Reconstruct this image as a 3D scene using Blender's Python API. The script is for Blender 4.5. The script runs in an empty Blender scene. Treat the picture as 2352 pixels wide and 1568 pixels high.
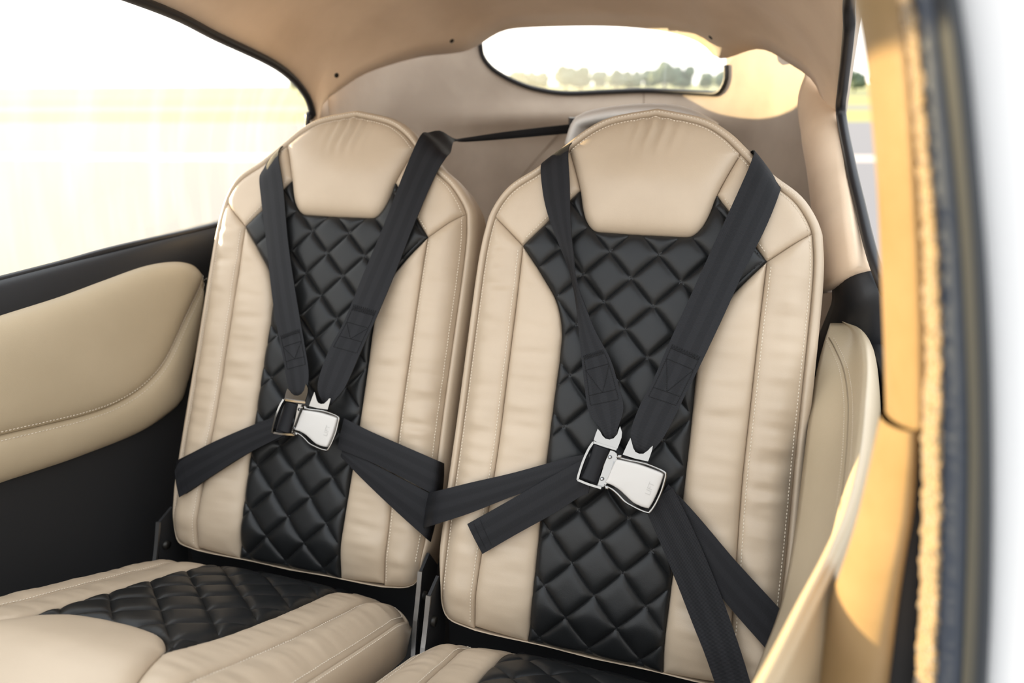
import bpy, math, random
import numpy as np
from mathutils import Vector, Matrix, noise
from mathutils.geometry import delaunay_2d_cdt
random.seed(7)
S = bpy.context.scene
COL = S.collection
A3 = lambda *p: np.array(p, float)

# ------------------------------------------------------------------ camera
W, H, F = 2352, 1568, 1600.2
CAM = A3(.4197, -.845, .7883)
PITCH, YAW, ROLL, TH = .3548, .3181, -.0042, .4723
def _axes():
    h = A3(-math.sin(YAW), math.cos(YAW), 0); r = A3(math.cos(YAW), math.sin(YAW), 0); z = A3(0, 0, 1)
    f = h*math.cos(PITCH) - z*math.sin(PITCH); u = h*math.sin(PITCH) + z*math.cos(PITCH)
    return r*math.cos(ROLL) + u*math.sin(ROLL), u*math.cos(ROLL) - r*math.sin(ROLL), f
RT, UP, FW = _axes()
cd = bpy.data.cameras.new('camera'); cam = bpy.data.objects.new('camera', cd); COL.objects.link(cam)
cd.sensor_width = 36; cd.lens = F/W*36; cd.clip_start = .02; cd.clip_end = 3000
M = Matrix.Identity(4)
for i in range(3):
    M[i][0] = RT[i]; M[i][1] = UP[i]; M[i][2] = -FW[i]; M[i][3] = CAM[i]
cam.matrix_world = M
cd.dof.use_dof = True; cd.dof.focus_distance = 1.03; cd.dof.aperture_fstop = 2.6
S.camera = cam

# ------------------------------------------------------------------ sky, sun, exposure
S.view_settings.view_transform = 'Standard'; S.view_settings.look = 'None'
S.view_settings.gamma = 1; S.view_settings.use_curve_mapping = False
S.view_settings.exposure = 1.25
wd = bpy.data.worlds.new('sky'); S.world = wd; wd.use_nodes = True
nt = wd.node_tree; bg = nt.nodes['Background']
tc = nt.nodes.new('ShaderNodeTexCoord'); sep = nt.nodes.new('ShaderNodeSeparateXYZ'); rp = nt.nodes.new('ShaderNodeValToRGB')
nt.links.new(tc.outputs['Generated'], sep.inputs[0]); nt.links.new(sep.outputs['Z'], rp.inputs[0]); nt.links.new(rp.outputs[0], bg.inputs[0])
rp.color_ramp.elements[0].color = (1, .955, .885, 1); rp.color_ramp.elements[0].position = 0
rp.color_ramp.elements[1].color = (.86, .93, 1.0, 1); rp.color_ramp.elements[1].position = .75
bg.inputs[1].default_value = 1.15
sl = bpy.data.lights.new('sun', 'SUN'); sun = bpy.data.objects.new('sun', sl); COL.objects.link(sun)
SUN_AZ, SUN_EL = math.radians(70), math.radians(6.5)
sdir = Vector((-math.sin(SUN_AZ)*math.cos(SUN_EL), math.cos(SUN_AZ)*math.cos(SUN_EL), math.sin(SUN_EL)))
sun.rotation_euler = sdir.to_track_quat('Z', 'Y').to_euler()
sl.energy = 6.5; sl.color = (1, .78, .42); sl.angle = math.radians(.6)

# ------------------------------------------------------------------ helpers: where a line of sight meets a real surface
def ray(x, y): return FW + RT*((x - W/2)/F) - UP*((y - H/2)/F)
def onx(p, X): d = ray(*p); return CAM + d*((X - CAM[0])/d[0])
def onz(p, Z): d = ray(*p); return CAM + d*((Z - CAM[2])/d[2])
def ony(p, Y): d = ray(*p); return CAM + d*((Y - CAM[1])/d[1])
SEATS = [(A3(-.28, 0, 0), .0424), (A3(.28, -.0438, .0089), .0138)]
def sfr(k):
    o, y = SEATS[k]; c, s = math.cos(y), math.sin(y); R = np.array([[c, -s, 0], [s, c, 0], [0, 0, 1]])
    return o, R@A3(1, 0, 0), R@A3(0, math.sin(TH), math.cos(TH)), R@A3(0, -math.cos(TH), math.sin(TH))
def onseat(k, p, w=0.):
    o, e, a, n = sfr(k); d = ray(*p); o2 = o + n*w
    return CAM + d*(((o2 - CAM)@n)/(d@n))

# ------------------------------------------------------------------ helpers: materials
def mat(name, color, rough=.5, metal=0., bump=None, var=None, sheen=0., spec=.5, coat=0.):
    m = bpy.data.materials.new(name); m.use_nodes = True; t = m.node_tree; b = t.nodes['Principled BSDF']
    b.inputs['Base Color'].default_value = (*color, 1); b.inputs['Roughness'].default_value = rough
    b.inputs['Metallic'].default_value = metal; b.inputs['Specular IOR Level'].default_value = spec
    if sheen: b.inputs['Sheen Weight'].default_value = sheen; b.inputs['Sheen Roughness'].default_value = .4
    if coat: b.inputs['Coat Weight'].default_value = coat
    co = t.nodes.new('ShaderNodeTexCoord')
    if var:                                             # (scale, second colour)
        n = t.nodes.new('ShaderNodeTexNoise'); n.inputs['Scale'].default_value = var[0]; n.inputs['Detail'].default_value = 5
        mx = t.nodes.new('ShaderNodeMix'); mx.data_type = 'RGBA'
        mr = t.nodes.new('ShaderNodeMapRange'); mr.inputs[1].default_value = .38; mr.inputs[2].default_value = .64
        t.links.new(co.outputs['Object'], n.inputs['Vector']); t.links.new(n.outputs['Fac'], mr.inputs[0]); t.links.new(mr.outputs[0], mx.inputs['Factor'])
        mx.inputs['A'].default_value = (*color, 1); mx.inputs['B'].default_value = (*var[1], 1)
        t.links.new(mx.outputs['Result'], b.inputs['Base Color'])
    if bump:                                            # list of (kind, scale, strength, distance)
        prev = None
        for kind, sc, st, dist in bump:
            if kind == 'voronoi':
                n = t.nodes.new('ShaderNodeTexVoronoi'); out = n.outputs['Distance']
            else:
                n = t.nodes.new('ShaderNodeTexNoise'); n.inputs['Detail'].default_value = 3; out = n.outputs['Fac']
            n.inputs['Scale'].default_value = sc
            t.links.new(co.outputs['Object'], n.inputs['Vector'])
            bp = t.nodes.new('ShaderNodeBump'); bp.inputs['Strength'].default_value = st; bp.inputs['Distance'].default_value = dist
            t.links.new(out, bp.inputs['Height'])
            if prev: t.links.new(prev.outputs[0], bp.inputs['Normal'])
            prev = bp
        t.links.new(prev.outputs[0], b.inputs['Normal'])
    return m
LEATHER = [('voronoi', 900, .10, .0006), ('noise', 60, .10, .002)]
BEIGE = mat('beige_leather', (.455, .362, .264), .44, bump=LEATHER, var=(9, (.425, .336, .243)))
BEIGE2 = mat('beige_trim_leather', (.445, .36, .245), .42, bump=LEATHER, var=(6, (.415, .335, .225)))
BLACK = mat('black_leather', (.0085, .009, .0095), .40, bump=LEATHER, var=(25, (.0105, .011, .0115)), spec=.3)
BLACKT = mat('black_trim_leather', (.013, .014, .0165), .5, bump=LEATHER)
BLACKM = mat('black_matt_panel', (.010, .010, .011), .7, bump=[('noise', 500, .1, .001)])
SUEDE = mat('beige_suede', (.82, .64, .47), .95, bump=[('noise', 1400, .25, .001), ('noise', 30, .12, .004)], var=(7, (.74, .57, .41)), sheen=.25, spec=.15)
SUEDE2 = mat('grey_beige_suede', (.48, .405, .335), .95, bump=[('noise', 1400, .25, .001), ('noise', 25, .15, .004)], var=(6, (.40, .33, .27)), sheen=.2, spec=.15)
THREAD = mat('cream_thread', (.62, .54, .43), .7)
THREADB = mat('black_thread', (.014, .014, .015), .8, spec=.15)
CHROME = mat('polished_steel', (.27, .262, .252), .14, metal=1)
ALU = mat('brushed_aluminium', (.36, .36, .36), .38, metal=1, bump=[('noise', 300, .05, .001)])
COVER = mat('satin_cream_metal', (.50, .48, .455), .42, spec=.3)
ETCH = mat('etched_grey', (.40, .385, .365), .5)
RUBBER = mat('black_rubber', (.012, .012, .014), .45)
RUBBERB = mat('blue_black_rubber', (.045, .055, .075), .55, bump=[('noise', 120, .2, .003)])
STEELD = mat('dark_screw', (.03, .028, .025), .4, metal=.6)
WHITE = mat('white_gloss_paint', (.90, .91, .92), .25, coat=.4)
FLOORM = mat('black_carpet', (.008, .008, .009), .95, bump=[('noise', 900, .4, .002)])
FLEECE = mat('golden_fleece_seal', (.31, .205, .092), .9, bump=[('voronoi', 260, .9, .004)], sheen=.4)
def web_mat():
    m = bpy.data.materials.new('black_webbing'); m.use_nodes = True; t = m.node_tree; b = t.nodes['Principled BSDF']
    b.inputs['Roughness'].default_value = .6; b.inputs['Specular IOR Level'].default_value = .22
    uv = t.nodes.new('ShaderNodeUVMap'); sp = t.nodes.new('ShaderNodeSeparateXYZ'); t.links.new(uv.outputs[0], sp.inputs[0])
    def math_(op, a, bb):
        n = t.nodes.new('ShaderNodeMath'); n.operation = op
        for i, v in enumerate((a, bb)):
            if v is None: continue
            if isinstance(v, (int, float)): n.inputs[i].default_value = v
            else: t.links.new(v, n.inputs[i])
        return n.outputs[0]
    s1 = math_('SINE', math_('MULTIPLY', sp.outputs['X'], 6.2832*2.5/.05), None)      # bands along the strap
    s2 = math_('SINE', math_('MULTIPLY', sp.outputs['Y'], 6.2832/.0016), None)        # fine ribs across it
    mr = t.nodes.new('ShaderNodeMapRange'); mr.inputs[1].default_value = -.2; mr.inputs[2].default_value = .2
    t.links.new(s1, mr.inputs[0])
    mx = t.nodes.new('ShaderNodeMix'); mx.data_type = 'RGBA'; t.links.new(mr.outputs[0], mx.inputs['Factor'])
    mx.inputs['A'].default_value = (.0065, .0068, .0085, 1); mx.inputs['B'].default_value = (.0095, .0098, .0118, 1)
    t.links.new(mx.outputs['Result'], b.inputs['Base Color'])
    h = math_('ADD', math_('MULTIPLY', s2, .5), math_('MULTIPLY', s1, .25))
    bp = t.nodes.new('ShaderNodeBump'); bp.inputs['Strength'].default_value = .35; bp.inputs['Distance'].default_value = .0006
    t.links.new(h, bp.inputs['Height']); t.links.new(bp.outputs[0], b.inputs['Normal'])
    return m
WEB = web_mat()
def glass_mat(name, haze, scratch, tint=(1, 1, 1)):
    m = bpy.data.materials.new(name); m.use_nodes = True; t = m.node_tree; t.nodes.remove(t.nodes['Principled BSDF'])
    out = t.nodes['Material Output']; tr = t.nodes.new('ShaderNodeBsdfTransparent'); tl = t.nodes.new('ShaderNodeBsdfTranslucent'); gl = t.nodes.new('ShaderNodeBsdfGlossy')
    tr.inputs[0].default_value = (*tint, 1); tl.inputs[0].default_value = (.95, .93, .88, 1); gl.inputs['Roughness'].default_value = .03
    m1 = t.nodes.new('ShaderNodeMixShader'); m2 = t.nodes.new('ShaderNodeMixShader'); m2.inputs[0].default_value = .04
    co = t.nodes.new('ShaderNodeTexCoord'); mp = t.nodes.new('ShaderNodeMapping'); mp.inputs['Scale'].default_value = (2, 14, 2)
    n = t.nodes.new('ShaderNodeTexNoise'); n.inputs['Scale'].default_value = 1.6; n.inputs['Detail'].default_value = 4
    mr = t.nodes.new('ShaderNodeMapRange'); mr.inputs[1].default_value = .45; mr.inputs[2].default_value = .8; mr.inputs[3].default_value = haze; mr.inputs[4].default_value = scratch
    t.links.new(co.outputs['Object'], mp.inputs[0]); t.links.new(mp.outputs[0], n.inputs['Vector']); t.links.new(n.outputs['Fac'], mr.inputs[0])
    t.links.new(mr.outputs[0], m1.inputs[0]); t.links.new(tr.outputs[0], m1.inputs[1]); t.links.new(tl.outputs[0], m1.inputs[2])
    t.links.new(m1.outputs[0], m2.inputs[1]); t.links.new(gl.outputs[0], m2.inputs[2]); t.links.new(m2.outputs[0], out.inputs[0])
    return m
GLASS_HAZY = glass_mat('scratched_acrylic', .05, .12)
GLASS = glass_mat('haze_veil_acrylic', .15, .19)  # rear pane: translucent veil added to imitate haze over the distant trees

# ------------------------------------------------------------------ helpers: objects
def tag(o, label=None, cat=None, group=None, kind=None):
    for k, v in (('label', label), ('category', cat), ('group', group), ('kind', kind)):
        if v: o[k] = v
    return o
def empty(name, loc, rz=0.):
    o = bpy.data.objects.new(name, None); COL.objects.link(o); o.location = Vector(loc); o.rotation_euler = (0, 0, rz); o.empty_display_size = .05
    return o
def wloc(o):
    v = A3(0, 0, 0)
    while o is not None: v = v + np.array(o.location); o = o.parent
    return v
def obj(name, verts, faces, m, parent=None, smooth=True, local=False, uvs=None, auto=None):
    """verts in world coordinates (or in the parent's when local)."""
    v = np.asarray(verts, float)
    if parent is not None and not local: v = v - wloc(parent)
    me = bpy.data.meshes.new(name); me.from_pydata([tuple(map(float, p)) for p in v], [], [tuple(map(int, f)) for f in faces]); me.update()
    if smooth: me.polygons.foreach_set('use_smooth', [True]*len(me.polygons))
    if uvs is not None:
        ul = me.uv_layers.new(name='UVMap')
        for lp in me.loops: ul.data[lp.index].uv = uvs[lp.vertex_index]
    me.materials.append(m)
    if auto is not None:
        import bmesh
        bm = bmesh.new(); bm.from_mesh(me)
        for e in bm.edges:
            if len(e.link_faces) == 2 and e.calc_face_angle(0) > auto: e.smooth = False
        bm.to_mesh(me); bm.free()
    o = bpy.data.objects.new(name, me); COL.objects.link(o)
    if parent is not None: o.parent = parent
    return o
def cat_rom(pts, step=None, n=None):
    """smooth curve through the points, evenly resampled."""
    P = np.asarray(pts, float)
    if len(P) == 2:
        out = P
    else:
        Q = np.vstack([2*P[0]-P[1], P, 2*P[-1]-P[-2]]); seg = []
        for i in range(len(P)-1):
            p0, p1, p2, p3 = Q[i:i+4]; t = np.linspace(0, 1, 24, endpoint=False)[:, None]
            seg.append(.5*((2*p1)+(-p0+p2)*t+(2*p0-5*p1+4*p2-p3)*t**2+(-p0+3*p1-3*p2+p3)*t**3))
        out = np.vstack(seg+[P[-1:]])
    return resample(out, step, n)
def resample(P, step=None, n=None):
    P = np.asarray(P, float); L = np.r_[0, np.cumsum(np.linalg.norm(np.diff(P, axis=0), axis=1))]
    if n is None: n = max(2, int(round(L[-1]/step))+1)
    t = np.linspace(0, L[-1], n)
    return np.stack([np.interp(t, L, P[:, i]) for i in range(P.shape[1])], 1)
def frames(P, up=(0, 0, 1)):
    T = np.gradient(P, axis=0); T /= np.linalg.norm(T, axis=1)[:, None]+1e-12
    up = np.broadcast_to(np.asarray(up, float), P.shape)
    B = np.cross(T, up); B /= np.linalg.norm(B, axis=1)[:, None]+1e-12
    N = np.cross(B, T)
    return T, B, N
def sweep(P, prof, up=(0, 0, 1), caps=True, closed_prof=True, scale=None):
    """profile points (b, n) carried along path P."""
    P = np.asarray(P, float); T, B, N = frames(P, up); prof = np.asarray(prof, float); k = len(prof); n = len(P)
    sc = np.ones(n) if scale is None else np.asarray(scale)
    V = (P[:, None]+B[:, None]*(prof[None, :, 0:1]*sc[:, None, None])+N[:, None]*(prof[None, :, 1:2]*sc[:, None, None])).reshape(-1, 3)
    Fc = []; kk = k if closed_prof else k-1
    for i in range(n-1):
        for j in range(kk):
            a, b = i*k+j, i*k+(j+1) % k
            Fc.append((a, b, b+k, a+k))
    if caps and closed_prof: Fc += [tuple(range(k))[::-1], tuple(range((n-1)*k, n*k))]
    return V, Fc
def circ(r, n=10, ry=None): return [(r*math.cos(2*math.pi*i/n), (ry or r)*math.sin(2*math.pi*i/n)) for i in range(n)]
def tube(name, pts, r, m, parent=None, n=10, step=None, up=(0, 0, 1), ry=None):
    P = cat_rom(pts, step=step or max(r*1.5, .003)); V, Fc = sweep(P, circ(r, n, ry), up); return obj(name, V, Fc, m, parent)
def loft(curves, closed=False):
    C = np.asarray(curves, float); m, n = C.shape[:2]; Fc = []
    for i in range(m-1):
        for j in range(n if closed else n-1):
            a, b = i*n+j, i*n+(j+1) % n
            Fc.append((a, b, b+n, a+n))
    return C.reshape(-1, 3), Fc
def thick(V, Fc, t):
    """gives an open sheet a thickness along its vertex normals."""
    V = np.asarray(V, float); N = np.zeros_like(V)
    for f in Fc:
        q = [V[i] for i in f]; nn = np.cross(q[1]-q[0], q[2]-q[0])
        if len(q) == 4: nn = np.cross(q[2]-q[0], q[3]-q[1])
        for i in f: N[i] += nn
    N /= np.linalg.norm(N, axis=1)[:, None]+1e-12; k = len(V); cnt = {}
    for f in Fc:
        for i in range(len(f)): e = (f[i], f[(i+1) % len(f)]); cnt[e] = 1
    rim = [e for e in cnt if (e[1], e[0]) not in cnt]
    return np.vstack([V, V-N*t]), list(Fc)+[tuple(i+k for i in f[::-1]) for f in Fc]+[(b, a, a+k, b+k) for a, b in rim]
def box(c, s, rz=0., tilt=None):
    c = A3(*c); V = np.array([(x*s[0]/2, y*s[1]/2, z*s[2]/2) for x in (-1, 1) for y in (-1, 1) for z in (-1, 1)])
    Mx = np.array(Matrix.Rotation(rz, 3, 'Z')) if tilt is None else np.array(tilt)
    return V@Mx.T+c, [(0, 1, 3, 2), (4, 6, 7, 5), (0, 4, 5, 1), (2, 3, 7, 6), (0, 2, 6, 4), (1, 5, 7, 3)]

# ---- soft panels: an outline in a plane, filled, pillowed from its edge, with an edge that turns in
def segdist(P, poly, closed=True):
    A = np.asarray(poly); B = np.roll(A, -1, 0) if closed else A[1:]
    if not closed: A = A[:-1]
    D = np.full(len(P), 1e9); AB = B-A; L2 = (AB**2).sum(1)+1e-18
    for a, ab, l in zip(A, AB, L2):
        t = np.clip(((P-a)@ab)/l, 0, 1); D = np.minimum(D, np.hypot(*(P-a-t[:, None]*ab).T))
    return D
def inside(P, poly):
    x, y = P.T; r = np.zeros(len(P), bool); Q = np.asarray(poly); j = len(Q)-1
    for i in range(len(Q)):
        (xi, yi), (xj, yj) = Q[i], Q[j]
        if yi != yj: r ^= ((yi > y) != (yj > y)) & (x < (xj-xi)*(y-yi)/(yj-yi)+xi)
        j = i
    return r
class Panel:
    def __init__(s, outline, base, hgt, rad, extra=None, sp=.005, drop=.014, rings=(.0012, .003), deep=0.):
        s.poly = np.asarray(outline, float); s.base = base; s.hgt = hgt; s.rad = rad; s.extra = extra; s.sp = sp; s.drop = drop; s.rings = rings; s.deep = deep; s.guide = ()
        q = s.poly; area = .5*np.sum(q[:, 0]*np.roll(q[:, 1], -1)-np.roll(q[:, 0], -1)*q[:, 1])
        if area < 0: s.poly = q[::-1].copy()
    def h(s, P):
        P = np.atleast_2d(P); d = segdist(P, s.poly); w = s.base(P)+s.hgt*(1-np.exp(-d/s.rad))-s.deep*np.exp(-d/.0022)
        return w+(s.extra(P, d) if s.extra else 0)
    def mesh(s):
        B = resample(np.vstack([s.poly, s.poly[:1]]), s.sp*.8)[:-1]; nb = len(B)
        T = np.roll(B, -1, 0)-np.roll(B, 1, 0); Nn = np.stack([-T[:, 1], T[:, 0]], 1); Nn /= np.linalg.norm(Nn, axis=1)[:, None]+1e-12
        pts = [B]; lim = 0
        for r in s.rings:
            R = B+Nn*r; d = segdist(R, s.poly); R = R[(d > r*.85) & inside(R, s.poly)]; pts.append(R); lim = r
        lo, hi = B.min(0), B.max(0); gx, gy = np.meshgrid(np.arange(lo[0], hi[0], s.sp), np.arange(lo[1], hi[1], s.sp*.9))
        gx = gx+((np.arange(gx.shape[0]) % 2)*s.sp/2)[:, None]
        G = np.stack([gx.ravel(), gy.ravel()], 1); G = G[inside(G, s.poly)]; G = G[segdist(G, s.poly) > lim+s.sp*.45]
        for a, b in s.guide: G = G[segdist(G, np.array([a, b]), closed=False) > .0046]
        pts.append(G)
        for a, b in s.guide:                            # rows of points along each sewn valley
            L = resample(np.array([a, b]), .0028); nn = np.array([-(b-a)[1], (b-a)[0]])/np.linalg.norm(b-a)
            for o in (0, -.0012, .0012, -.0030, .0030):
                R = L+nn*o; R = R[inside(R, s.poly)]
                if len(R): R = R[segdist(R, s.poly) > lim+.001]
                if o and len(R):
                    for a2, b2 in s.guide:
                        if a2 is not a and len(R): R = R[segdist(R, np.array([a2, b2]), closed=False) > .0011]
                if len(R): pts.append(R)
        Q = np.vstack(pts); cons = [(i, (i+1) % nb) for i in range(nb)]
        v, _, f, ov, _, _ = delaunay_2d_cdt([Vector(p) for p in Q], cons, [list(range(nb))], 1, 1e-7)
        uv = np.array([tuple(p) for p in v]); f = [tuple(t) for t in f]
        w = s.h(uv); bi = {}
        for k, o in enumerate(ov):
            for i in o:
                if i < nb: bi[i] = k
        ring = [bi[i] for i in range(nb) if i in bi]; n0 = len(uv)
        uv2 = np.vstack([uv, uv[ring]]); w2 = np.r_[w, s.base(uv[ring])-s.drop]; m = len(ring)
        f += [(ring[(i+1) % m], ring[i], n0+i, n0+(i+1) % m) for i in range(m)]
        f.append(tuple(range(n0+m-1, n0-1, -1)))
        return uv2, w2, f
def place(uv, w, fr):
    o, e, a, n = fr; return o+uv[:, 0:1]*e+uv[:, 1:2]*a+np.asarray(w)[:, None]*n
def build_panel(name, pn, fr, m, parent, local=True):
    uv, w, f = pn.mesh(); return obj(name, place(uv, w, fr), f, m, parent, local=local, auto=1.0)
def dashes(P3, N3, pitch=.0052, ln=.0034, r=.00055, zig=0.):
    """stitches: small rounded bars lying along a curve on the surface."""
    L = np.r_[0, np.cumsum(np.linalg.norm(np.diff(P3, axis=0), axis=1))]; V, Fc = [], []
    if L[-1] < pitch: return V, Fc
    for i, t in enumerate(np.arange(pitch*.5, L[-1], pitch)):
        ix = lambda q: A3(*[np.interp(q, L, P3[:, k]) for k in range(3)])
        a, b = ix(t-ln/2), ix(t+ln/2); n = A3(*[np.interp(t, L, N3[:, k]) for k in range(3)]); d = b-a
        d = d/(np.linalg.norm(d)+1e-12); s = np.cross(n, d); z = (-1)**i*zig*s; k = len(V)
        for c, sc in ((a, .45), (a+d*ln*.25, 1), (b-d*ln*.25, 1), (b, .45)):
            V += [c+s*r*1.3*sc+z, c+n*r*1.6*sc+z, c-s*r*1.3*sc+z]
        for j in range(3): o = k+j*3; Fc += [(o, o+1, o+4, o+3), (o+1, o+2, o+5, o+4)]
        Fc += [(k, k+2, k+1), (k+9, k+10, k+11)]
    return V, Fc
def stitch_rows(name, rows, m, parent, **kw):
    """rows: (panel, polyline in the panel's plane, frame) -> one part."""
    V, Fc = [], []
    for pn, line, fr in rows:
        P = resample(np.asarray(line, float), .003); w = pn.h(P)+.0002; P3 = place(P, w, fr); N3 = np.broadcast_to(fr[3], P3.shape)
        v, f = dashes(P3, N3, **kw); k = len(V); V += v; Fc += [tuple(i+k for i in q) for q in f]
    return tag(obj(name, V, Fc, m, parent, local=True), kind='stuff')
def offset(line, d):
    P = np.asarray(line, float); T = np.gradient(P, axis=0); T /= np.linalg.norm(T, axis=1)[:, None]+1e-12
    return P+np.stack([-T[:, 1], T[:, 0]], 1)*d
def nz(P, fx, fy, seed=0.): return np.array([noise.noise(Vector((p[0]*fx+seed, p[1]*fy+seed*1.7, seed))) for p in P])
def sstep(a, b, x): t = np.clip((x-a)/(b-a), 0, 1); return t*t*(3-2*t)

# ================================================================== SETTING
# ---- outside: airfield ground
gm = bpy.data.materials.new('airfield_ground'); gm.use_nodes = True; t = gm.node_tree; b = t.nodes['Principled BSDF']; b.inputs['Roughness'].default_value = .95
b.inputs['Specular IOR Level'].default_value = .1
co = t.nodes.new('ShaderNodeTexCoord'); sp = t.nodes.new('ShaderNodeSeparateXYZ'); rp = t.nodes.new('ShaderNodeValToRGB'); dv = t.nodes.new('ShaderNodeMath'); dv.operation = 'DIVIDE'; dv.inputs[1].default_value = 200
nn = t.nodes.new('ShaderNodeTexNoise'); nn.inputs['Scale'].default_value = .15; ad = t.nodes.new('ShaderNodeMath'); ad.operation = 'MULTIPLY_ADD'; ad.inputs[1].default_value = 3
t.links.new(co.outputs['Object'], sp.inputs[0]); t.links.new(co.outputs['Object'], nn.inputs['Vector']); t.links.new(nn.outputs['Fac'], ad.inputs[0]); t.links.new(sp.outputs['Y'], ad.inputs[2])
t.links.new(ad.outputs[0], dv.inputs[0]); t.links.new(dv.outputs[0], rp.inputs[0]); t.links.new(rp.outputs[0], b.inputs['Base Color'])
cr = rp.color_ramp; cr.interpolation = 'CONSTANT'
cr.elements[0].position = 0; cr.elements[0].color = (.22, .21, .215, 1); cr.elements[1].position = .105; cr.elements[1].color = (.50, .42, .37, 1)
for pos, c in ((.115, (.22, .21, .215, 1)), (.21, (.34, .32, .13, 1)), (.30, (.26,.25,.2,1)), (.36, (.36, .33, .14, 1)), (.62, (.27, .26, .18, 1)), (.68, (.32, .31, .15, 1))):
    e = cr.elements.new(pos); e.color = c
V, Fc = [], []
g = obj('ground', [(-900, -60, 0), (900, -60, 0), (900, 900, 0), (-900, 900, 0)], [(0, 1, 2, 3)], gm)
g.location = (0, 0, -1.3); g.rotation_euler = (0, 0, YAW-.05); tag(g, kind='structure')
TREE = mat('green_foliage', (.10, .13, .085), .9, var=(.6, (.07, .10, .06)))  # dark green leaf colour, varied at random
TRUNK = mat('bark', (.08, .06, .045), .9)
def crown_mesh(seed):
    import bmesh
    bm = bmesh.new(); rnd = random.Random(seed)
    for i in range(7):
        mt = Matrix.Translation((rnd.uniform(-1.6, 1.6), rnd.uniform(-1.2, 1.2), rnd.uniform(2.0, 4.6))) @ Matrix.Diagonal((rnd.uniform(1.1, 1.8), rnd.uniform(1, 1.6), rnd.uniform(1, 1.6), 1))
        bmesh.ops.create_icosphere(bm, subdivisions=2, radius=1, matrix=mt)
    for v in bm.verts: v.co += Vector(v.co).normalized()*noise.noise(v.co*1.7)*.5
    me = bpy.data.meshes.new('crown'); bm.to_mesh(me); bm.free(); me.materials.append(TREE); return me
CROWNS = [crown_mesh(i) for i in range(3)]
tv, tf = sweep(np.array([(0, 0, -.2), (0.05, 0, 1.5), (0, .05, 3)]), circ(.22, 8), up=(0, 1, 0))
tme = bpy.data.meshes.new('trunk'); tme.from_pydata([tuple(p) for p in tv], [], tf); tme.materials.append(TRUNK)
for i in range(46):
    az = math.radians(-34+i*1.32+random.uniform(-.3, .3)); d = (150, 182, 216)[i % 3]+random.uniform(-4, 4)
    if True:
        r = empty('tree', (CAM[0]+d*math.sin(az), CAM[1]+d*math.cos(az), -1.3), random.uniform(0, 6)); k = random.uniform(.75, 1.15); r.scale = (k*1.05, k*1.05, k)
        tag(r, 'small distant dark green tree in the hazy tree line', 'tree', 'trees in the distant tree line')
        for nm, me in (('crown', CROWNS[i % 3]), ('trunk', tme)):
            c = bpy.data.objects.new(nm, me); COL.objects.link(c); c.parent = r

# ---- cabin floor
V, Fc = box((0, .1, -.42), (1.5, 2.6, .04)); tag(obj('floor', V, Fc, FLOORM, smooth=False), kind='structure')

# ---- window rails (upper edge of the side windows), front to aft
railL = [A3(-.46, -.85, 1.0), A3(-.485, -.3, .97), onx((330, 0), -.51), onx((500, 80), -.528), onx((640, 150), -.547), onx((700, 210), -.562), onx((718, 262), -.572)]
railR = [A3(.46, -.85, 1.0), A3(.485, -.3, .97), onx((1946, -30), .52), onx((1942, 40), .533), onx((1936, 130), .548), onx((1930, 200), .559), onx((1925, 262), .569)]
NS = 61
rl = cat_rom(railL, n=40); rr = cat_rom(railR, n=40)
def arch(Lp, Rp, zc, p=2.6):
    s = np.linspace(-1, 1, NS); q = np.sign(s)*np.abs(s)**.8; f = (q+1)/2
    x = Lp[0]+(Rp[0]-Lp[0])*f; y = Lp[1]+(Rp[1]-Lp[1])*f; zb = Lp[2]+(Rp[2]-Lp[2])*f
    return np.stack([x, y, zb+(zc-zb)*(1-np.abs(q)**p)**(1/1.5)], 1)
def crown_z(y): return float(np.interp(y, [-.9, .0, .35, .6, .85, 1.05], [1.14, 1.11, 1.07, 1.025, .97, .93]))
secs = [arch(rl[i], rr[i], crown_z((rl[i][1]+rr[i][1])/2)) for i in range(40) if rl[i][1] > -.06]
creaseL = [rl[-1]+A3(.006, .012, -.03), ony((742, 240), .665), ony((790, 200), .71), ony((850, 165), .76), ony((960, 132), .84), ony((1060, 120), .92)]
wtop = [ony((1102, 102), .99), ony((1140, 78), 1.03), ony((1180, 66), 1.05), ony((1280, 61), 1.065), ony((1380, 60), 1.07), ony((1470, 65), 1.065), ony((1550, 77), 1.05), ony((1610, 100), 1.02), ony((1655, 135), .98)]
creaseR = [c*A3(-1, 1, 1) for c in creaseL[::-1]]
creaseR = [A3(.42, .86, .855), A3(.485, .76, .82), A3(.525, .71, .79), A3(.545, .665, .75), rr[-1]+A3(-.006, .012, -.03)]
last = cat_rom(creaseL+wtop+creaseR, n=NS)
mid = []
for f in (.2, .4, .6, .8):
    a = secs[-1]*(1-f)+last*f; bulge = np.zeros_like(a); s = np.linspace(-1, 1, NS)
    a[:, 2] += .018*math.sin(math.pi*f)*(1-s**4); mid.append(a)
V, Fc = loft(secs+mid+[last])
V, Fc = thick(V, Fc, -.006)
ceil = tag(obj('ceiling', V, Fc, SUEDE), kind='structure')
def screw(p3, n, parent):
    n = A3(*n)/np.linalg.norm(n); P = np.array([p3-n*.002, p3+n*.0006, p3+n*.0016])
    V, Fc = sweep(P, circ(.0058, 14), up=(1, .3, .1), scale=[1, 1, .6]); return obj('screw', V, Fc, STEELD, parent)
def hit_ceiling(p):
    d = ray(*p); dg = bpy.context.evaluated_depsgraph_get(); ok, loc, nrm, *_ = S.ray_cast(dg, Vector(CAM), Vector(d).normalized())
    return np.array(loc), np.array(nrm)
SCREWS = [(773, 173), (1038, 94), (1632, 86)]
bpy.context.view_layer.update()
for p in SCREWS:
    l, n = hit_ceiling(p)
    if n@(CAM-l) < 0: n = -n
    screw(l, n, ceil)

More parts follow.
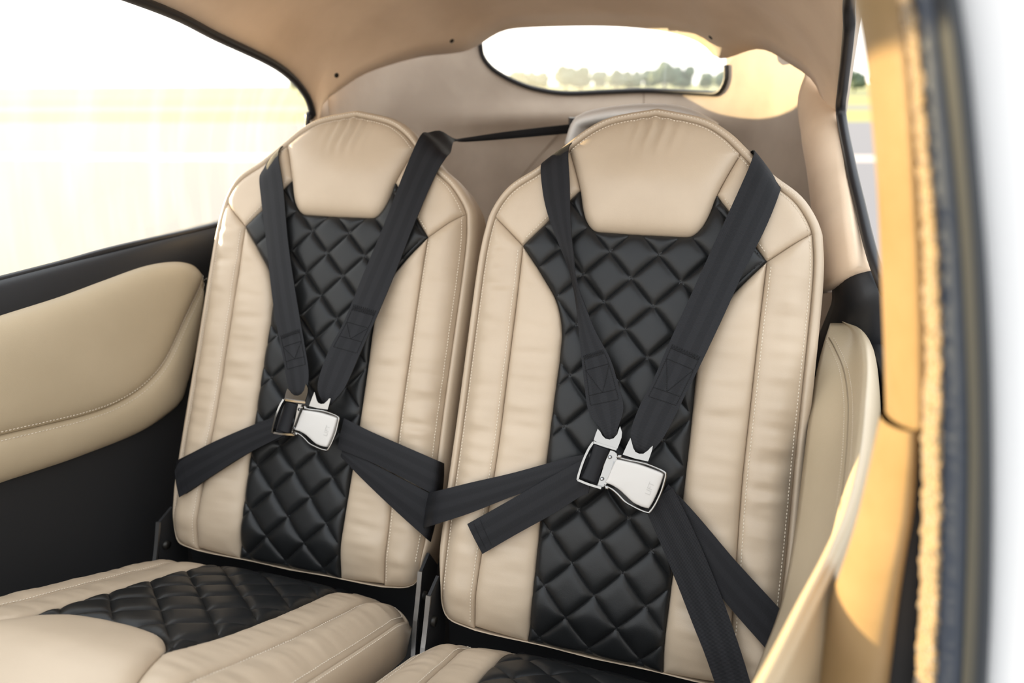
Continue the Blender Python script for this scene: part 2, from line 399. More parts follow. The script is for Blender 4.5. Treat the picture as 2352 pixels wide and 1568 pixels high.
# ---- rear wall: a bowl behind the seats with the rear window cut into it
def YR(x, z):
    y = 1.27-.60*np.minimum(1.15, np.abs(x/.60))**2.4-.10*np.clip((z-.86)/.12, 0, 1)**2
    lip = np.exp(-((z-.695)/.04)**2)*(1-sstep(.25, .5, np.abs(x)))
    return y-.045*lip-.02*np.clip((.70-z)/.3, 0, 1)
def on_rear(p):
    y = 1.1
    for _ in range(60):
        q = ony(p, y); y = .5*y+.5*float(YR(q[0], q[2]))
    return ony(p, y)
WIN = [(1104, 96), (1110, 130), (1135, 160), (1180, 186), (1230, 204), (1300, 214), (1390, 211), (1480, 208), (1560, 211), (1640, 214), (1660, 204), (1669, 175), (1668, 150)]
wlow = np.array([on_rear(p) for p in WIN])
hole = cat_rom(wlow[:, [0, 2]], step=.012); xl, zl = hole[0]; xr, zr_ = hole[-1]
hole = np.vstack([hole, [(xr-.01, .90), (.2, .965), (.0, .975), (-.16, .965), (xl+.01, .915)]])
xs = np.linspace(-.578, .578, 61); zs = np.linspace(-.42, .99, 72)
G = np.stack([a.ravel() for a in np.meshgrid(xs, zs)], 1)
G = G[~inside(G, hole)]; G = G[segdist(G, hole) > .009]
Q = np.vstack([hole, offset(np.vstack([hole, hole[:1]]), -.005)[:-1], G]); nh = len(hole)
v, _, f, *_ = delaunay_2d_cdt([Vector(p) for p in Q], [(i, (i+1) % nh) for i in range(nh)], [], 0, 1e-7)
uv = np.array([tuple(p) for p in v]); f = [tuple(q) for q in f]
cen = np.array([uv[list(q)].mean(0) for q in f]); keep = ~inside(cen, hole)
f = [q for q, k in zip(f, keep) if k]
P3 = np.stack([uv[:, 0], YR(uv[:, 0], uv[:, 1]), uv[:, 1]], 1)
V, Fc = thick(P3, f, .02)
rear = tag(obj('wall_rear', V, Fc, SUEDE2), kind='structure')
# seam on the padded lip under the window, and the panel joint lower down
for pts in ([(1478, 209), (1479, 228), (1478, 249)], [(1290, 300), (1250, 345), (1215, 385), (1180, 430)]):
    P = [on_rear(p)+A3(0, -.0005, 0) for p in pts]; tube('seam', P, .0018, mat('dark_seam_thread', (.28, .22, .17), .9), rear, n=6, step=.01)  # seam and joint drawn as thin darker tubes
tube('shelf_pad', [ony(p, .66) for p in ((1318, 330), (1332, 288), (1350, 274), (1410, 262), (1480, 257), (1545, 260), (1590, 272), (1640, 300))], .055, mat('pale_vinyl', (.70, .69, .68), .5), rear, n=16, step=.012, ry=.016)
win2 = tag(empty('window_2', (0, 1.2, .84)), kind='structure')
sealp = [np.array([q[0], float(YR(q[0], q[1]))-.004, q[1]]) for q in hole[:len(hole)-5]]
tube('window_seal', sealp[::3]+[sealp[-1]], .007, RUBBER, win2, n=8, step=.012, up=(0, 1, 0))
# pane: bows outward behind the opening
hx = np.linspace(-.44, .44, 23); hz = np.linspace(.73, 1.0, 12)
Vp = np.array([(x, max(float(YR(x, z)), 1.0)+.012+(.0 if z < .9 else 0), z) for z in hz for x in hx])
Fp = [(j*23+i, j*23+i+1, (j+1)*23+i+1, (j+1)*23+i) for j in range(11) for i in range(22)]
keepf = [q for q in Fp if all(inside(Vp[list(q)][:, [0, 2]]*1.0, np.asarray(hole)) | (segdist(Vp[list(q)][:, [0, 2]], hole) < .05))]
obj('pane', Vp, keepf, GLASS, win2)

# ---- left wall: black lower panel and black leather sill
prof = [(-.60, -.42), (-.632, -.1), (-.64, .2), (-.635, .40), (-.622, .455), (-.626, .495), (-.640, .512), (-.665, .512)]
def wall_strip(sign, y0, y1, prof, n=24):
    pp = cat_rom(prof, n=40); ys = np.linspace(y0, y1, n)
    return loft([[(-sign*abs(p[0])+.0, y, p[1]) for p in pp] for y in ys])
V, Fc = wall_strip(1, -.95, .72, prof[:6][:5]); V, Fc = thick(V, Fc, -.02); wl = tag(obj('wall_left', V, Fc, BLACKM), kind='structure')
V, Fc = wall_strip(1, -.95, .72, prof[3:]); V, Fc = thick(V, Fc, -.012); obj('sill_cover', V, Fc, BLACKT, wl)
win1 = tag(empty('window_1', (-.63, 0, .515)), kind='structure')
sill = [A3(-.652, -.95, .515), onx((0, 645), -.648), onx((260, 575), -.645), onx((510, 515), -.640), A3(-.632, .49, .53), A3(-.610, .585, .59), A3(-.590, .636, .66), A3(-.577, .645, .72)]
tube('window_seal', [A3(*p)+A3(.004, 0, .003) for p in sill], .006, RUBBER, win1, n=8, step=.012)
tube('window_seal', [A3(*p)+A3(0, 0, -.004) for p in railL]+[sill[-1]], .0085, RUBBER, win1, n=8, step=.012, up=(1, 0, .2))
top = cat_rom(railL, n=50)+A3(-.006, 0, 0); bot = cat_rom(sill, n=50)+A3(-.004, 0, 0)
rows = []
for f in np.linspace(0, 1, 9):
    c = bot*(1-f)+top*f; c[:, 0] -= .035*math.sin(math.pi*f); rows.append(c)
V, Fc = loft(rows); obj('pane', V, Fc, GLASS_HAZY, win1)

# ---- right wall aft of the door opening: pillar, sill piece
def mirror(P): return np.asarray(P, float)*A3(-1, 1, 1)
V, Fc = wall_strip(-1, -.12, .72, prof[:4]); V, Fc = thick(V, [q[::-1] for q in Fc], -.02); wr = tag(obj('wall_right', V, Fc, BLACKM), kind='structure')
pil_out = [onx((1920, 200), .572), onx((1924, 262), .573), onx((1948, 380), .586), onx((1970, 470), .598), onx((1990, 560), .609), onx((2004, 622), .618)]
pil_in = [ony((1856, 170), .77), ony((1870, 262), .73), ony((1895, 380), .63), ony((1907, 470), .56), ony((1918, 560), .50), ony((1932, 668), .45)]
po, pi_ = cat_rom(pil_out, n=30), cat_rom(pil_in, n=30); rows = []
for f in np.linspace(0, 1, 9):
    rk = sstep(.02, .35, np.linspace(0, 1, 30)); c = po*(1-f)+pi_*f; c[:, 1] -= .030*math.sin(math.pi*f)*rk; c[:, 0] -= .018*math.sin(math.pi*f)*rk; rows.append(c)
V, Fc = loft(rows); V, Fc = thick(V, Fc, .03); obj('pillar_cover', V, Fc, SUEDE, wr)
# side trim between the pillar and the rear wall
def aft_trim(pe, sg, parent):
    pe = np.asarray(pe, float); zz = np.clip(pe[:, 2], -.4, .85); rows = []
    tgt = np.stack([np.full(len(pe), sg*.577), YR(np.full(len(pe), .577), zz)+.01, zz], 1)
    for f in np.linspace(0, 1, 7): c = pe*(1-f)+tgt*f; c[:, 0] += sg*.02*math.sin(math.pi*f); rows.append(c)
    V, Fc = loft(rows); V, Fc = thick(V, Fc if sg > 0 else [q[::-1] for q in Fc], .008); obj('aft_trim', V, Fc, SUEDE2, parent)
aft_trim(np.vstack([pi_, [pi_[-1]+A3(.004, -.02, -.12), A3(.625, .36, .30), A3(.61, .36, -.40)]]), 1, wr)
aft_trim(cat_rom([A3(-.570, .655, .76), A3(-.578, .66, .71), A3(-.592, .645, .65), A3(-.612, .59, .58), A3(-.632, .50, .52), A3(-.636, .44, .42), A3(-.634, .40, .2), A3(-.61, .40, -.4)], n=30), -1, wl)
# black leather cap at the foot of the pillar
bo = cat_rom([ony((1996, 608), .320), ony((2014, 636), .305), ony((2036, 668), .29), ony((2052, 720), .31), ony((2060, 830), .36)], n=20)
bi_ = cat_rom([ony((1942, 632), .405), ony((1931, 655), .395), ony((1929, 695), .385), ony((1912, 738), .39), ony((1892, 790), .40), ony((1886, 860), .42)], n=20); rows = []
for f in np.linspace(0, 1, 9):
    c = bo*(1-f)+bi_*f; c[:, 1] -= .034*math.sin(math.pi*f); c[:, 0] -= .010*math.sin(math.pi*f)+.001; rows.append(c)
V, Fc = loft(rows); V, Fc = thick(V, Fc, .012); obj('sill_cover', V, Fc, BLACKT, wr)
win3 = tag(empty('window_3', (.6, .3, .515)), kind='structure')
edgeR = [A3(.485, -.3, .97)] + [onx((x, y), X) for x, y, X in ((1956, -30, .525), (1951, 60, .538), (1944, 130, .549), (1936, 200, .560), (1932, 262, .570), (1954, 380, .584), (1975, 470, .597), (1995, 555, .608), (2015, 620, .617), (2036, 672, .622))]
tube('window_seal', edgeR, .0085, RUBBER, win3, n=8, step=.012, up=(1, 0, .2))

# ================================================================== SEATS
fr0 = (A3(0, 0, 0), A3(1, 0, 0), A3(0, math.sin(TH), math.cos(TH)), A3(0, -math.cos(TH), math.sin(TH)))
arc = [(0, .826), (.068, .812), (.105, .791), (.134, .763)]
shl = [(.134, .763), (.175, .722), (.213, .693), (.236, .665), (.247, .645)]
sid = [(.247, .645), (.2525, .60), (.254, .54), (.253, .42), (.252, .30), (.252, .19), (.250, .09), (.2475, .035)]
cor = [(.2475, .035), (.246, .012), (.232, -.006), (.187, -.014)]
qed = [(.187, .594), (.150, .549), (.121, .508), (.107, .466), (.104, .42), (.1045, .36), (.1045, .29), (.1035, .21), (.1015, .13), (.100, .06), (.100, .012), (.102, -.017)]
R2 = lambda q: resample(cat_rom(q, step=.004), .004)
mx = lambda q: np.asarray(q, float)*A3(-1, 1)
ARC, SHL, SID, COR, QED = map(R2, (arc, shl, sid, cor, qed))
BSEAM = R2([(.187, .594), (.185, .50), (.184, .39), (.183, .27), (.186, .15), (.188, .06), (.187, -.014)])
HSIDE = R2([(.134, .763), (.119, .728), (.106, .694), (.097, .660), (.088, .640), (.075, .628), (.055, .626), (0, .6255)])
QTOP = R2([(.106, .694), (.187, .594)])
SEAM45 = R2([(.187, .594), (.247, .645)])
hs_up = np.array([p for p in HSIDE if p[1] >= .694]); hs_lo = np.array([p for p in HSIDE if p[1] <= .6945])
def cat_(*a):
    out = [np.asarray(a[0])]
    for q in a[1:]: out.append(np.asarray(q)[1:])
    return np.vstack(out)
def bbase(P):                       # gentle form of the whole backrest
    u, v = np.abs(P[:, 0]), P[:, 1]
    w = .010*sstep(.06, .17, u)*(1-sstep(.55, .75, v))
    w = w-.020*sstep(.212, .262, u)**1.5-.010*sstep(.70, .82, v)-.016*sstep(.05, -.02, v)
    return w
def wrinkle(sd, amp):
    def fn(P, d):
        k = 1-np.exp(-d/.02); n = nz(P, 7, 34, sd)+.5*nz(P, 14, 75, sd+3)
        return amp*k*n*(.35+.65*np.clip(1.2*nz(P, 5, 6, sd+9)+.5, 0, 1))
    return fn
def gather(P, d):
    u, v = P[:, 0], P[:, 1]; g = np.exp(-(u/.036)**2)*sstep(.725, .805, v)
    s = -.0038*np.sin((u+.004*np.sin(v*60))*2*math.pi/.021)*g
    return s*(1-np.exp(-d/.004))+.013*np.exp(-((v-.70)/.055)**2-(u/.10)**2)
QP, QU, QV = .038, .0400, (-.008, .0745)
def quilt(hq, pu, pv, c0):
    def fn(P, d):
        a = (P[:, 0]-c0[0])/pu; b_ = (P[:, 1]-c0[1])/pv; p, q = (a+b_)/2, (a-b_)/2
        dp = np.abs(p-np.round(p)); dq = np.abs(q-np.round(q))
        return hq*(1-np.exp(-dp/.085))*(1-np.exp(-dq/.085))*.92*(.25+.75*(1-np.exp(-d/.010)))+nz(P, 22, 22, 4.)*.0008
    return fn
P_head = Panel(cat_(HSIDE[::-1], ARC[::-1], mx(ARC), mx(HSIDE)), bbase, .014, .012, gather, sp=.0045, deep=.004)
P_shl = Panel(cat_(QTOP, SEAM45, SHL[::-1], hs_up), bbase, .007, .006, wrinkle(2., .0012), deep=.004)
P_inn = Panel(cat_(QED, [(.187, -.014)], BSEAM[::-1]), bbase, .008, .007, wrinkle(5., .006), deep=.004)
P_out = Panel(cat_(SEAM45, SID, COR, BSEAM[::-1]), bbase, .009, .008, wrinkle(8., .009), deep=.004)
qpoly = cat_(mx(hs_lo), hs_lo[::-1], QTOP, QED, mx(QED)[::-1], mx(QTOP)[::-1])
qpoly = cat_(QED[::-1], QTOP[::-1], hs_lo, mx(hs_lo)[::-1], mx(QTOP), mx(QED))
qf = quilt(.0080, QP, QU, QV)
P_qlt = Panel(qpoly, bbase, .0035, .004, qf, sp=.0034, deep=.0035)
def quilt_lines(pu, pv, c0, v0, v1, um):
    out = []
    for k in range(-16, 17):
        for sg in (-1, 1):
            a, b = [A3(c0[0]+(sg*(v-c0[1])/pv+2*k)*pu, v) for v in (v0, v1)]
            tt = [t for t in np.linspace(0, 1, 400) if abs((a+(b-a)*t)[0]) < um]
            if tt: out.append((a+(b-a)*tt[0], a+(b-a)*tt[-1]))
    return [l for l in out if np.linalg.norm(l[1]-l[0]) > .01]
P_qlt.guide = quilt_lines(QP, QU, QV, -.02, .70, .19)
def mirrored(pn):
    ex = pn.extra
    q = Panel(mx(pn.poly), pn.base, pn.hgt, pn.rad, (lambda P, d: ex(P+A3(.7, .31), d)) if ex else None, pn.sp, pn.drop, pn.rings, pn.deep); return q
OUTL = cat_(ARC, SHL, SID, COR, [(.10, -.018), (0, -.019)]); OUTL = cat_(OUTL, mx(OUTL)[::-1])[:-1]
OUTL = resample(np.vstack([OUTL, OUTL[:1]]), .008)[:-1]
# ---- cushion frame and outlines
AL = math.radians(27)
frc = (A3(0, -.052, -.012), A3(1, 0, 0), A3(0, -math.cos(AL), math.sin(AL)), A3(0, math.sin(AL), math.cos(AL)))
CE = R2([(0, -.070), (.12, -.068), (.20, -.060), (.232, -.042), (.2435, -.01), (.247, .08), (.247, .25), (.245, .45), (.23, .50), (.2, .515), (0, .52)])
CQ = R2([(.120, -.069), (.122, .05), (.122, .15), (.116, .27), (.103, .378)])
CF = R2([(.103, .378), (.097, .362), (.070, .336), (.03, .327), (0, .326)])
CS = R2([(.187, -.062), (.184, .05), (.182, .2), (.175, .35), (.168, .517)])
def cbase(P):
    u, s = np.abs(P[:, 0]), P[:, 1]
    return (.014+.006*sstep(.28, .42, s))*(1-np.clip(u/.25, 0, 1)**2.2)-.022*sstep(.04, -.075, s)-.012*sstep(.205, .25, u)-.03*sstep(.40, .52, s)**1.5
def near(P, q): return int(np.argmin(((P-np.asarray(q))**2).sum(1)))
ce_r = CE[near(CE, (.118, -.069)):near(CE, (.168, .517))+1]
cq_f = cat_(CQ, [(.15, .36), (.162, .44), (.168, .517)])
i_s0 = near(CE, (.187, -.062)); i_q0 = near(CE, (.118, -.069)); i_f = near(CE, (.168, .517))
cfront = R2([(.103, .378), (.112, .40), (.132, .45), (.156, .517)])
P_cout = Panel(cat_(CS[::-1], CE[i_s0:i_f+1][1:-1]), cbase, .008, .008, wrinkle(12., .0045), deep=.004)
P_cin = Panel(cat_(CQ, cfront[1:-1], [(.160, .517)], CS[::-1][1:]), cbase, .007, .007, wrinkle(15., .005), deep=.004)
P_cqlt = Panel(cat_(mx(CQ), mx(CF)[1:], CF[::-1][1:], CQ[::-1][1:]), cbase, .0035, .004, quilt(.0075, .042, .040, (0, .02)), sp=.004, deep=.0035)
P_cqlt.guide = quilt_lines(.042, .040, (0, .02), -.07, .38, .125)
P_cfr = Panel(cat_(CF[::-1], cfront[1:], [(0, .52)], mx(cfront)[::-1], mx(CF)[1:-1]), cbase, .010, .010, wrinkle(18., .0008), sp=.006, deep=.004)

def ring_shell(outl, prof, fr, base, slim=None):
    """gusset: profile (outward, depth) carried round an outline, closed behind."""
    B = np.asarray(outl); T = np.roll(B, -1, 0)-np.roll(B, 1, 0); N = np.stack([T[:, 1], -T[:, 0]], 1); N /= np.linalg.norm(N, axis=1)[:, None]
    ar = .5*np.sum(B[:, 0]*np.roll(B[:, 1], -1)-np.roll(B[:, 0], -1)*B[:, 1])
    if ar < 0: N = -N
    if slim is not None: N = N*slim(B)[:, None]
    w0 = base(B); rings = [place(B+N*o, w0*(1 if d > -.03 else 0)+d, fr) for o, d in prof]
    V, Fc = loft(rings, closed=True); n = len(B)
    if ar > 0: Fc = [q[::-1] for q in Fc]
    k = (len(prof)-1)*n; Fc.append(tuple(range(k, k+n)) if ar < 0 else tuple(range(k+n-1, k-1, -1)))
    return V, Fc
GPROF = [(-.004, -.012), (.0005, -.003), (.003, .0022), (.007, .0022), (.0115, -.002), (.0155, -.012), (.017, -.03), (.017, -.075), (.010, -.092), (-.02, -.098)]
CPROF = [(-.004, -.012), (.0005, -.002), (.003, .001), (.007, -.002), (.010, -.012), (.013, -.035), (.010, -.075), (-.01, -.095), (-.03, -.098)]

def make_seat():
    root = empty('rear_seat', (0, 0, 0))
    V, Fc = ring_shell(OUTL, GPROF, fr0, bbase, lambda B: .15+.85*sstep(.01, .10, B[:, 1])); back = obj('backrest', V, Fc, BEIGE, root, local=True)
    build_panel('headrest', P_head, fr0, BEIGE, back); build_panel('quilted_panel', P_qlt, fr0, BLACK, back)
    pans = {}
    for nm, pn in (('shoulder_panel', P_shl), ('inner_bolster', P_inn), ('outer_bolster', P_out)):
        q = mirrored(pn); pans[nm] = (pn, q)
        for x in (pn, q): build_panel(nm, x, fr0, BEIGE, back)
    # cream stitches on both sides of the seams
    rows = []; o = .0058
    for sgn in (0, 1):
        f = (lambda q: q) if sgn == 0 else mx
        s_, i_, u_ = pans['shoulder_panel'][sgn], pans['inner_bolster'][sgn], pans['outer_bolster'][sgn]
        rows += [(P_head, f(offset(ARC, -o)), fr0), (s_, f(offset(SHL, -o)), fr0), (u_, f(offset(SID, -o)), fr0), (s_, f(offset(QTOP, .005)[3:-3]), fr0), (u_, f(offset(BSEAM, o)[2:-2]), fr0)]
    stitch_rows('stitching', rows, THREAD, back)
    gp = Panel(OUTL, bbase, 0, 1)
    class G_:                                        # stitches on the gusset, just outside the seam
        @staticmethod
        def h(P): return bbase(P)+.0022
    full = cat_(ARC, SHL, SID); full = full[full[:, 1] > .115]; stitch_rows('gusset_stitching', [(G_, f(offset(full, .0058)), fr0) for f in ((lambda q: q), mx)], THREAD, back)
    # black stitches along the quilting lines
    rows = []
    for k in range(-14, 15):
        for sg in (1, -1):
            vv = np.linspace(-.01, .70, 356); uu = QV[0]+sg*(-(vv-QV[1])/QU+2*k)*QP if sg > 0 else QV[0]+((vv-QV[1])/QU+2*k)*QP
            P = np.stack([uu, vv], 1); ok = inside(P, qpoly) & (segdist(P, qpoly) > .004); idx = np.where(ok)[0]
            if len(idx) > 6:
                for ch in np.split(idx, np.where(np.diff(idx) > 1)[0]+1):
                    if len(ch) > 5: rows.append((P_qlt, P[ch], fr0))
    stitch_rows('quilt_stitching', rows, THREADB, back, pitch=.0042, ln=.0026, r=.00042, zig=.0005)
    # cushion
    CO = cat_(CE, mx(CE)[::-1])[:-1]; CO = resample(np.vstack([CO, CO[:1]]), .01)[:-1]
    V, Fc = ring_shell(CO, CPROF, frc, cbase); cu = obj('seat_cushion', V, Fc, BEIGE, root, local=True)
    build_panel('quilted_panel', P_cqlt, frc, BLACK, cu); build_panel('front_panel', P_cfr, frc, BEIGE, cu)
    cp = {}
    for nm, pn in (('inner_bolster', P_cin), ('outer_bolster', P_cout)):
        q = mirrored(pn); cp[nm] = (pn, q)
        for x in (pn, q): build_panel(nm, x, frc, BEIGE, cu)
    rows = []
    for sgn in (0, 1):
        f = (lambda q: q) if sgn == 0 else mx
        rows += [(cp['inner_bolster'][sgn], f(offset(CS, -.005)[2:-2]), frc), (cp['outer_bolster'][sgn], f(offset(CE[i_s0:i_f+1], .0058)), frc)]
    class C_:
        @staticmethod
        def h(P): return cbase(P)-.0012
    rows += [(C_, f(offset(CE[i_s0:i_f+1], -.0062)), frc) for f in ((lambda q: q), mx)]
    stitch_rows('stitching', rows, THREAD, cu)
    # seat structure: aluminium side plates with a bolt, and a black lower back panel
    for s in (-1, 1):
        pts = [(-.018, -.01), (-.004, .035), (.03, .045), (.06, .0), (.02, -.18), (-.02, -.40), (-.075, -.40), (-.06, -.16)]
        x0 = s*.259; V = [(x0-.0025, y, z) for y, z in pts]+[(x0+.0025, y, z) for y, z in pts]; n = len(pts)
        Fc = [tuple(range(n)), tuple(range(2*n-1, n-1, -1))]+[(i, i+n, (i+1) % n+n, (i+1) % n) for i in range(n)]
        pl = obj('side_plate', V, Fc, BLACKM, root, local=True, smooth=False)
        fl = [(x0, y-.001, z) for y, z in ((.02, .13), (.055-.02, .02), (-.035, -.16), (-.065, -.40))]
        V, Fc = sweep(cat_rom(np.array([(x0, -.006, .035), (x0, -.022, -.01), (x0, -.042, -.06), (x0, -.062, -.16), (x0, -.08, -.40)]), step=.02), [(-.0038, -.002), (.0038, -.002), (.0038, .002), (-.0038, .002)], up=(0, -1, .3))
        obj('flange', V, Fc, ALU, pl, local=True, smooth=False)
        V, Fc = sweep(np.array([(x0-s*.009, -.004, -.015), (x0-s*.003, -.004, -.015), (x0+s*.008, -.004, -.015)]), circ(.008, 12), up=(0, 0, 1)); obj('bolt', V, Fc, STEELD, pl, local=True)
    V, Fc = box((0, .052, -.19), (.50, .012, .42)); obj('back_panel', V, Fc, BLACKM, root, local=True, smooth=False)
    return root
def copy_tree(o, parent=None):
    c = o.copy(); COL.objects.link(c); c.parent = parent
    for ch in list(o.children): copy_tree(ch, c)
    return c
seatL = make_seat(); seatR = copy_tree(seatL)
for r, (o, y) in zip((seatL, seatR), SEATS): r.location = o; r.rotation_euler = (0, 0, y)
tag(seatL, 'cream leather seat with black quilted centre beside the hazy side window', 'seat', 'two rear cabin seats')
tag(seatR, 'cream leather seat with black quilted centre in front of the oval rear window', 'seat', 'two rear cabin seats')

# ================================================================== SIDE PANELS
def side_panel(name, X, top, seam, bot, label, sign=1, dist=.0):
    """padded panel on the cabin side: two soft pieces meeting at a stitched seam (y, z outline on the wall plane)."""
    fr = (A3(X, 0, 0), A3(0, 1, 0), A3(0, 0, 1), A3(sign, 0, 0))
    g = lambda q: np.stack([np.asarray(q)[:, 1], np.asarray(q)[:, 2]], 1)
    T, Sm, Bt = (cat_rom(g(q), step=.008) for q in (top, seam, bot))
    base = lambda P: np.full(len(P), .002)
    full = np.vstack([T, Bt[::-1]])
    def puff(P, d0):
        d = segdist(P, full); return .022*(1-np.exp(-d/.045))
    P1 = Panel(np.vstack([T, Sm[::-1]]), base, .012, .012, puff, sp=.009, drop=.004, deep=.003)
    P2 = Panel(np.vstack([Sm, Bt[::-1]]), base, .012, .012, puff, sp=.009, drop=.004, deep=.003)
    root = empty(name, (X, float(full[:, 0].mean()), float(full[:, 1].mean())))
    for nm, p in (('upper_pad', P1), ('lower_pad', P2)): build_panel(nm, p, fr, BEIGE2, root, local=False)
    V, Fc = [], []
    for p, o in ((P1, .007), (P2, -.007)):
        P = resample(offset(Sm, o), .003); w = p.h(P)+.0002; v, f = dashes(place(P, w, fr), np.broadcast_to(fr[3], (len(P), 3)), pitch=.006, ln=.004, r=.0006); k = len(V); V += v; Fc += [tuple(i+k for i in q) for q in f]
    tag(obj('stitching', V, Fc, THREAD, root), kind='stuff')
    tag(root, label, 'side panel'); return root
XL = -.625
pl_ = lambda pts: [onx(p, XL+.02) for p in pts]
side_panel('side_panel', XL, pl_([(-520, 905), (-250, 815), (0, 730), (150, 682), (250, 645), (350, 610), (420, 600), (462, 610), (483, 634)]),
           pl_([(-520, 1140), (-250, 1062), (0, 1000), (100, 977), (200, 952), (270, 925), (330, 885), (380, 825), (430, 725), (483, 634)]),
           pl_([(-520, 1330), (-250, 1215), (0, 1122), (100, 1088), (200, 1053), (330, 1000), (400, 955), (430, 925), (446, 880), (468, 790), (482, 690), (483, 634)]),
           'large padded cream side panel with curved stitched seam under the hazy window')
# right hand panel: bows into the cabin and runs down along the door opening
inn = [ony(p, y) for p, y in (((1907, 742), .315), ((1890, 795), .27), ((1872, 870), .21), ((1858, 960), .14), ((1843, 1080), .06), ((1825, 1220), -.02), ((1795, 1380), -.10), ((1752, 1500), -.17), ((1715, 1590), -.22), ((1660, 1720), -.27))]
out = [ony((1935, 738), .32), ony((1975, 758), .27)]+[onz(p, z_) for p, z_ in (((1990, 830), .430), ((1985, 930), .428), ((1975, 1030), .426), ((1948, 1150), .424), ((1905, 1260), .423), ((1850, 1370), .422), ((1785, 1500), .421), ((1680, 1700), .42))]
rim = [ony((1960, 737), .32), ony((2000, 768), .26)]+[onz(p, z_) for p, z_ in (((2013, 850), .428), ((2012, 940), .426), ((2003, 1050), .422), ((1975, 1170), .420), ((1930, 1280), .419), ((1875, 1390), .418), ((1812, 1520), .417), ((1715, 1700), .416))]
n = 60; I, O, Rm = (cat_rom(q, n=n) for q in (inn, out, rim)); rows = []
for f in np.linspace(0, 1, 13):
    c = I*(1-f)+O*f; c[:, 0] += .010*math.sin(math.pi*f)**2; rows.append(c)
d2 = Rm-O
for a in np.linspace(0, 1, 7)[1:]:
    th = a*math.pi/2*1.2; rows.append(O+d2*math.sin(min(th, math.pi/2))+A3(.010, .012, -.03)*(1-math.cos(th)))
rows.append(rows[-1]+A3(.012, .015, -.05))
V, Fc = loft(rows); V, Fc = thick(V, Fc, .01)
pr = empty('side_panel', (.58, .05, .35)); obj('pad', V, Fc, BEIGE2, pr)
from mathutils.bvhtree import BVHTree
bvh = BVHTree.FromPolygons([Vector(p) for p in V], [list(q) for q in Fc])
def on_pad(p):
    d = ray(*p); h = bvh.ray_cast(Vector(CAM), Vector(d).normalized()); return None if h[0] is None else np.array(h[0])-d*.0006
V, Fc = [], []
for sg in (-10, 0, 10):
    px_ = resample(cat_rom([(1904, 775), (1918, 800), (1938, 850), (1948, 920), (1947, 1000), (1941, 1080), (1930, 1170)], n=80), n=80)
    P = np.array([q for q in (on_pad((x+sg, y)) for x, y in px_) if q is not None])
    if sg == 0:
        v_, f_ = sweep(P, circ(.0009, 6)); obj('seam', v_, f_, mat('seam_thread', (.22, .17, .11), .8), pr)
    else:
        v, f = dashes(P, np.broadcast_to(-FW, P.shape), pitch=.006, ln=.004, r=.0006); k = len(V); V += v; Fc += [tuple(i+k for i in q) for q in f]
tag(obj('stitching', V, Fc, THREAD, pr), kind='stuff')
tag(pr, 'narrow cream armrest panel with sunlit rounded rim beside the door post', 'side panel')

# ================================================================== DOOR POST (close to the lens)
RUBBERC = mat('grey_black_rubber', (.022, .026, .032), .5)
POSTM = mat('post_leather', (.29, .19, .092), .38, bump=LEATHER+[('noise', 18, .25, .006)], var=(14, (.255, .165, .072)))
door = tag(empty('door_1', (.53, -.38, .3)), kind='structure')
def strip(name, left, right, y, m, bulge=.012, depth=.03, n=50, fluff=0.):
    """a rounded strip between two upright edges, bulging towards the cabin's front."""
    yl = y if isinstance(y, (tuple, list)) else (y, y)
    def run(q):                                       # carry both ends on, down to the cabin floor and up to the roof
        q = [A3(*p) for p in q]
        if q[-1][1] > 1700: q.append(q[-1]+(q[-1]-q[-2])*4.5)
        if q[0][1] < -100: q.insert(0, q[0]+(q[0]-q[1])*1.2)
        return q
    left, right = run(left), run(right)
    Lc = cat_rom([ony(p, yl[0]) for p in left], n=n); Rc = cat_rom([ony(p, yl[1]) for p in right], n=n); rows = []
    for f in np.linspace(0, 1, 11):
        c = Lc*(1-f)+Rc*f; c = c+A3(-.25, -1, 0)*bulge*math.sqrt(max(0, 1-(2*f-1)**2)); rows.append(c)
    back = [Rc+A3(.01, depth, 0), Lc+A3(.01, depth, 0)]
    V, Fc = loft(rows+back+[rows[0]])
    if fluff: V = np.array([p+fluff*np.array(noise.noise_vector(Vector(p)*420)) for p in V])
    return obj(name, V, Fc, m, door)
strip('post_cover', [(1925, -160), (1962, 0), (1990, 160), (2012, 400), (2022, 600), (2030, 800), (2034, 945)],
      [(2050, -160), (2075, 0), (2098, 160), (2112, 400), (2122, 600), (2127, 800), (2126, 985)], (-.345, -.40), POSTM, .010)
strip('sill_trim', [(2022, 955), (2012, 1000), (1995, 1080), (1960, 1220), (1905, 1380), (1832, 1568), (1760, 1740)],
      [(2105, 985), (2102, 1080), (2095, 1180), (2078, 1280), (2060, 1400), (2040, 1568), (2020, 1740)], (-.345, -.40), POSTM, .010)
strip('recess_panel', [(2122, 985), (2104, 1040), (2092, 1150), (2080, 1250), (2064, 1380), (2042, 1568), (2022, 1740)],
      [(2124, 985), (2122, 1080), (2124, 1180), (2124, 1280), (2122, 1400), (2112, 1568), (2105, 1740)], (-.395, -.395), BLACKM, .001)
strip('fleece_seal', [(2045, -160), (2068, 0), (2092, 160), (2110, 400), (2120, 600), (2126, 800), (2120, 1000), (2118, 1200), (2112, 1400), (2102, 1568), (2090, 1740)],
      [(2075, -160), (2100, 0), (2118, 160), (2140, 400), (2156, 600), (2164, 800), (2164, 1000), (2162, 1200), (2156, 1400), (2148, 1568), (2138, 1740)], (-.408, -.435), FLEECE, .006, n=420, fluff=.0022)
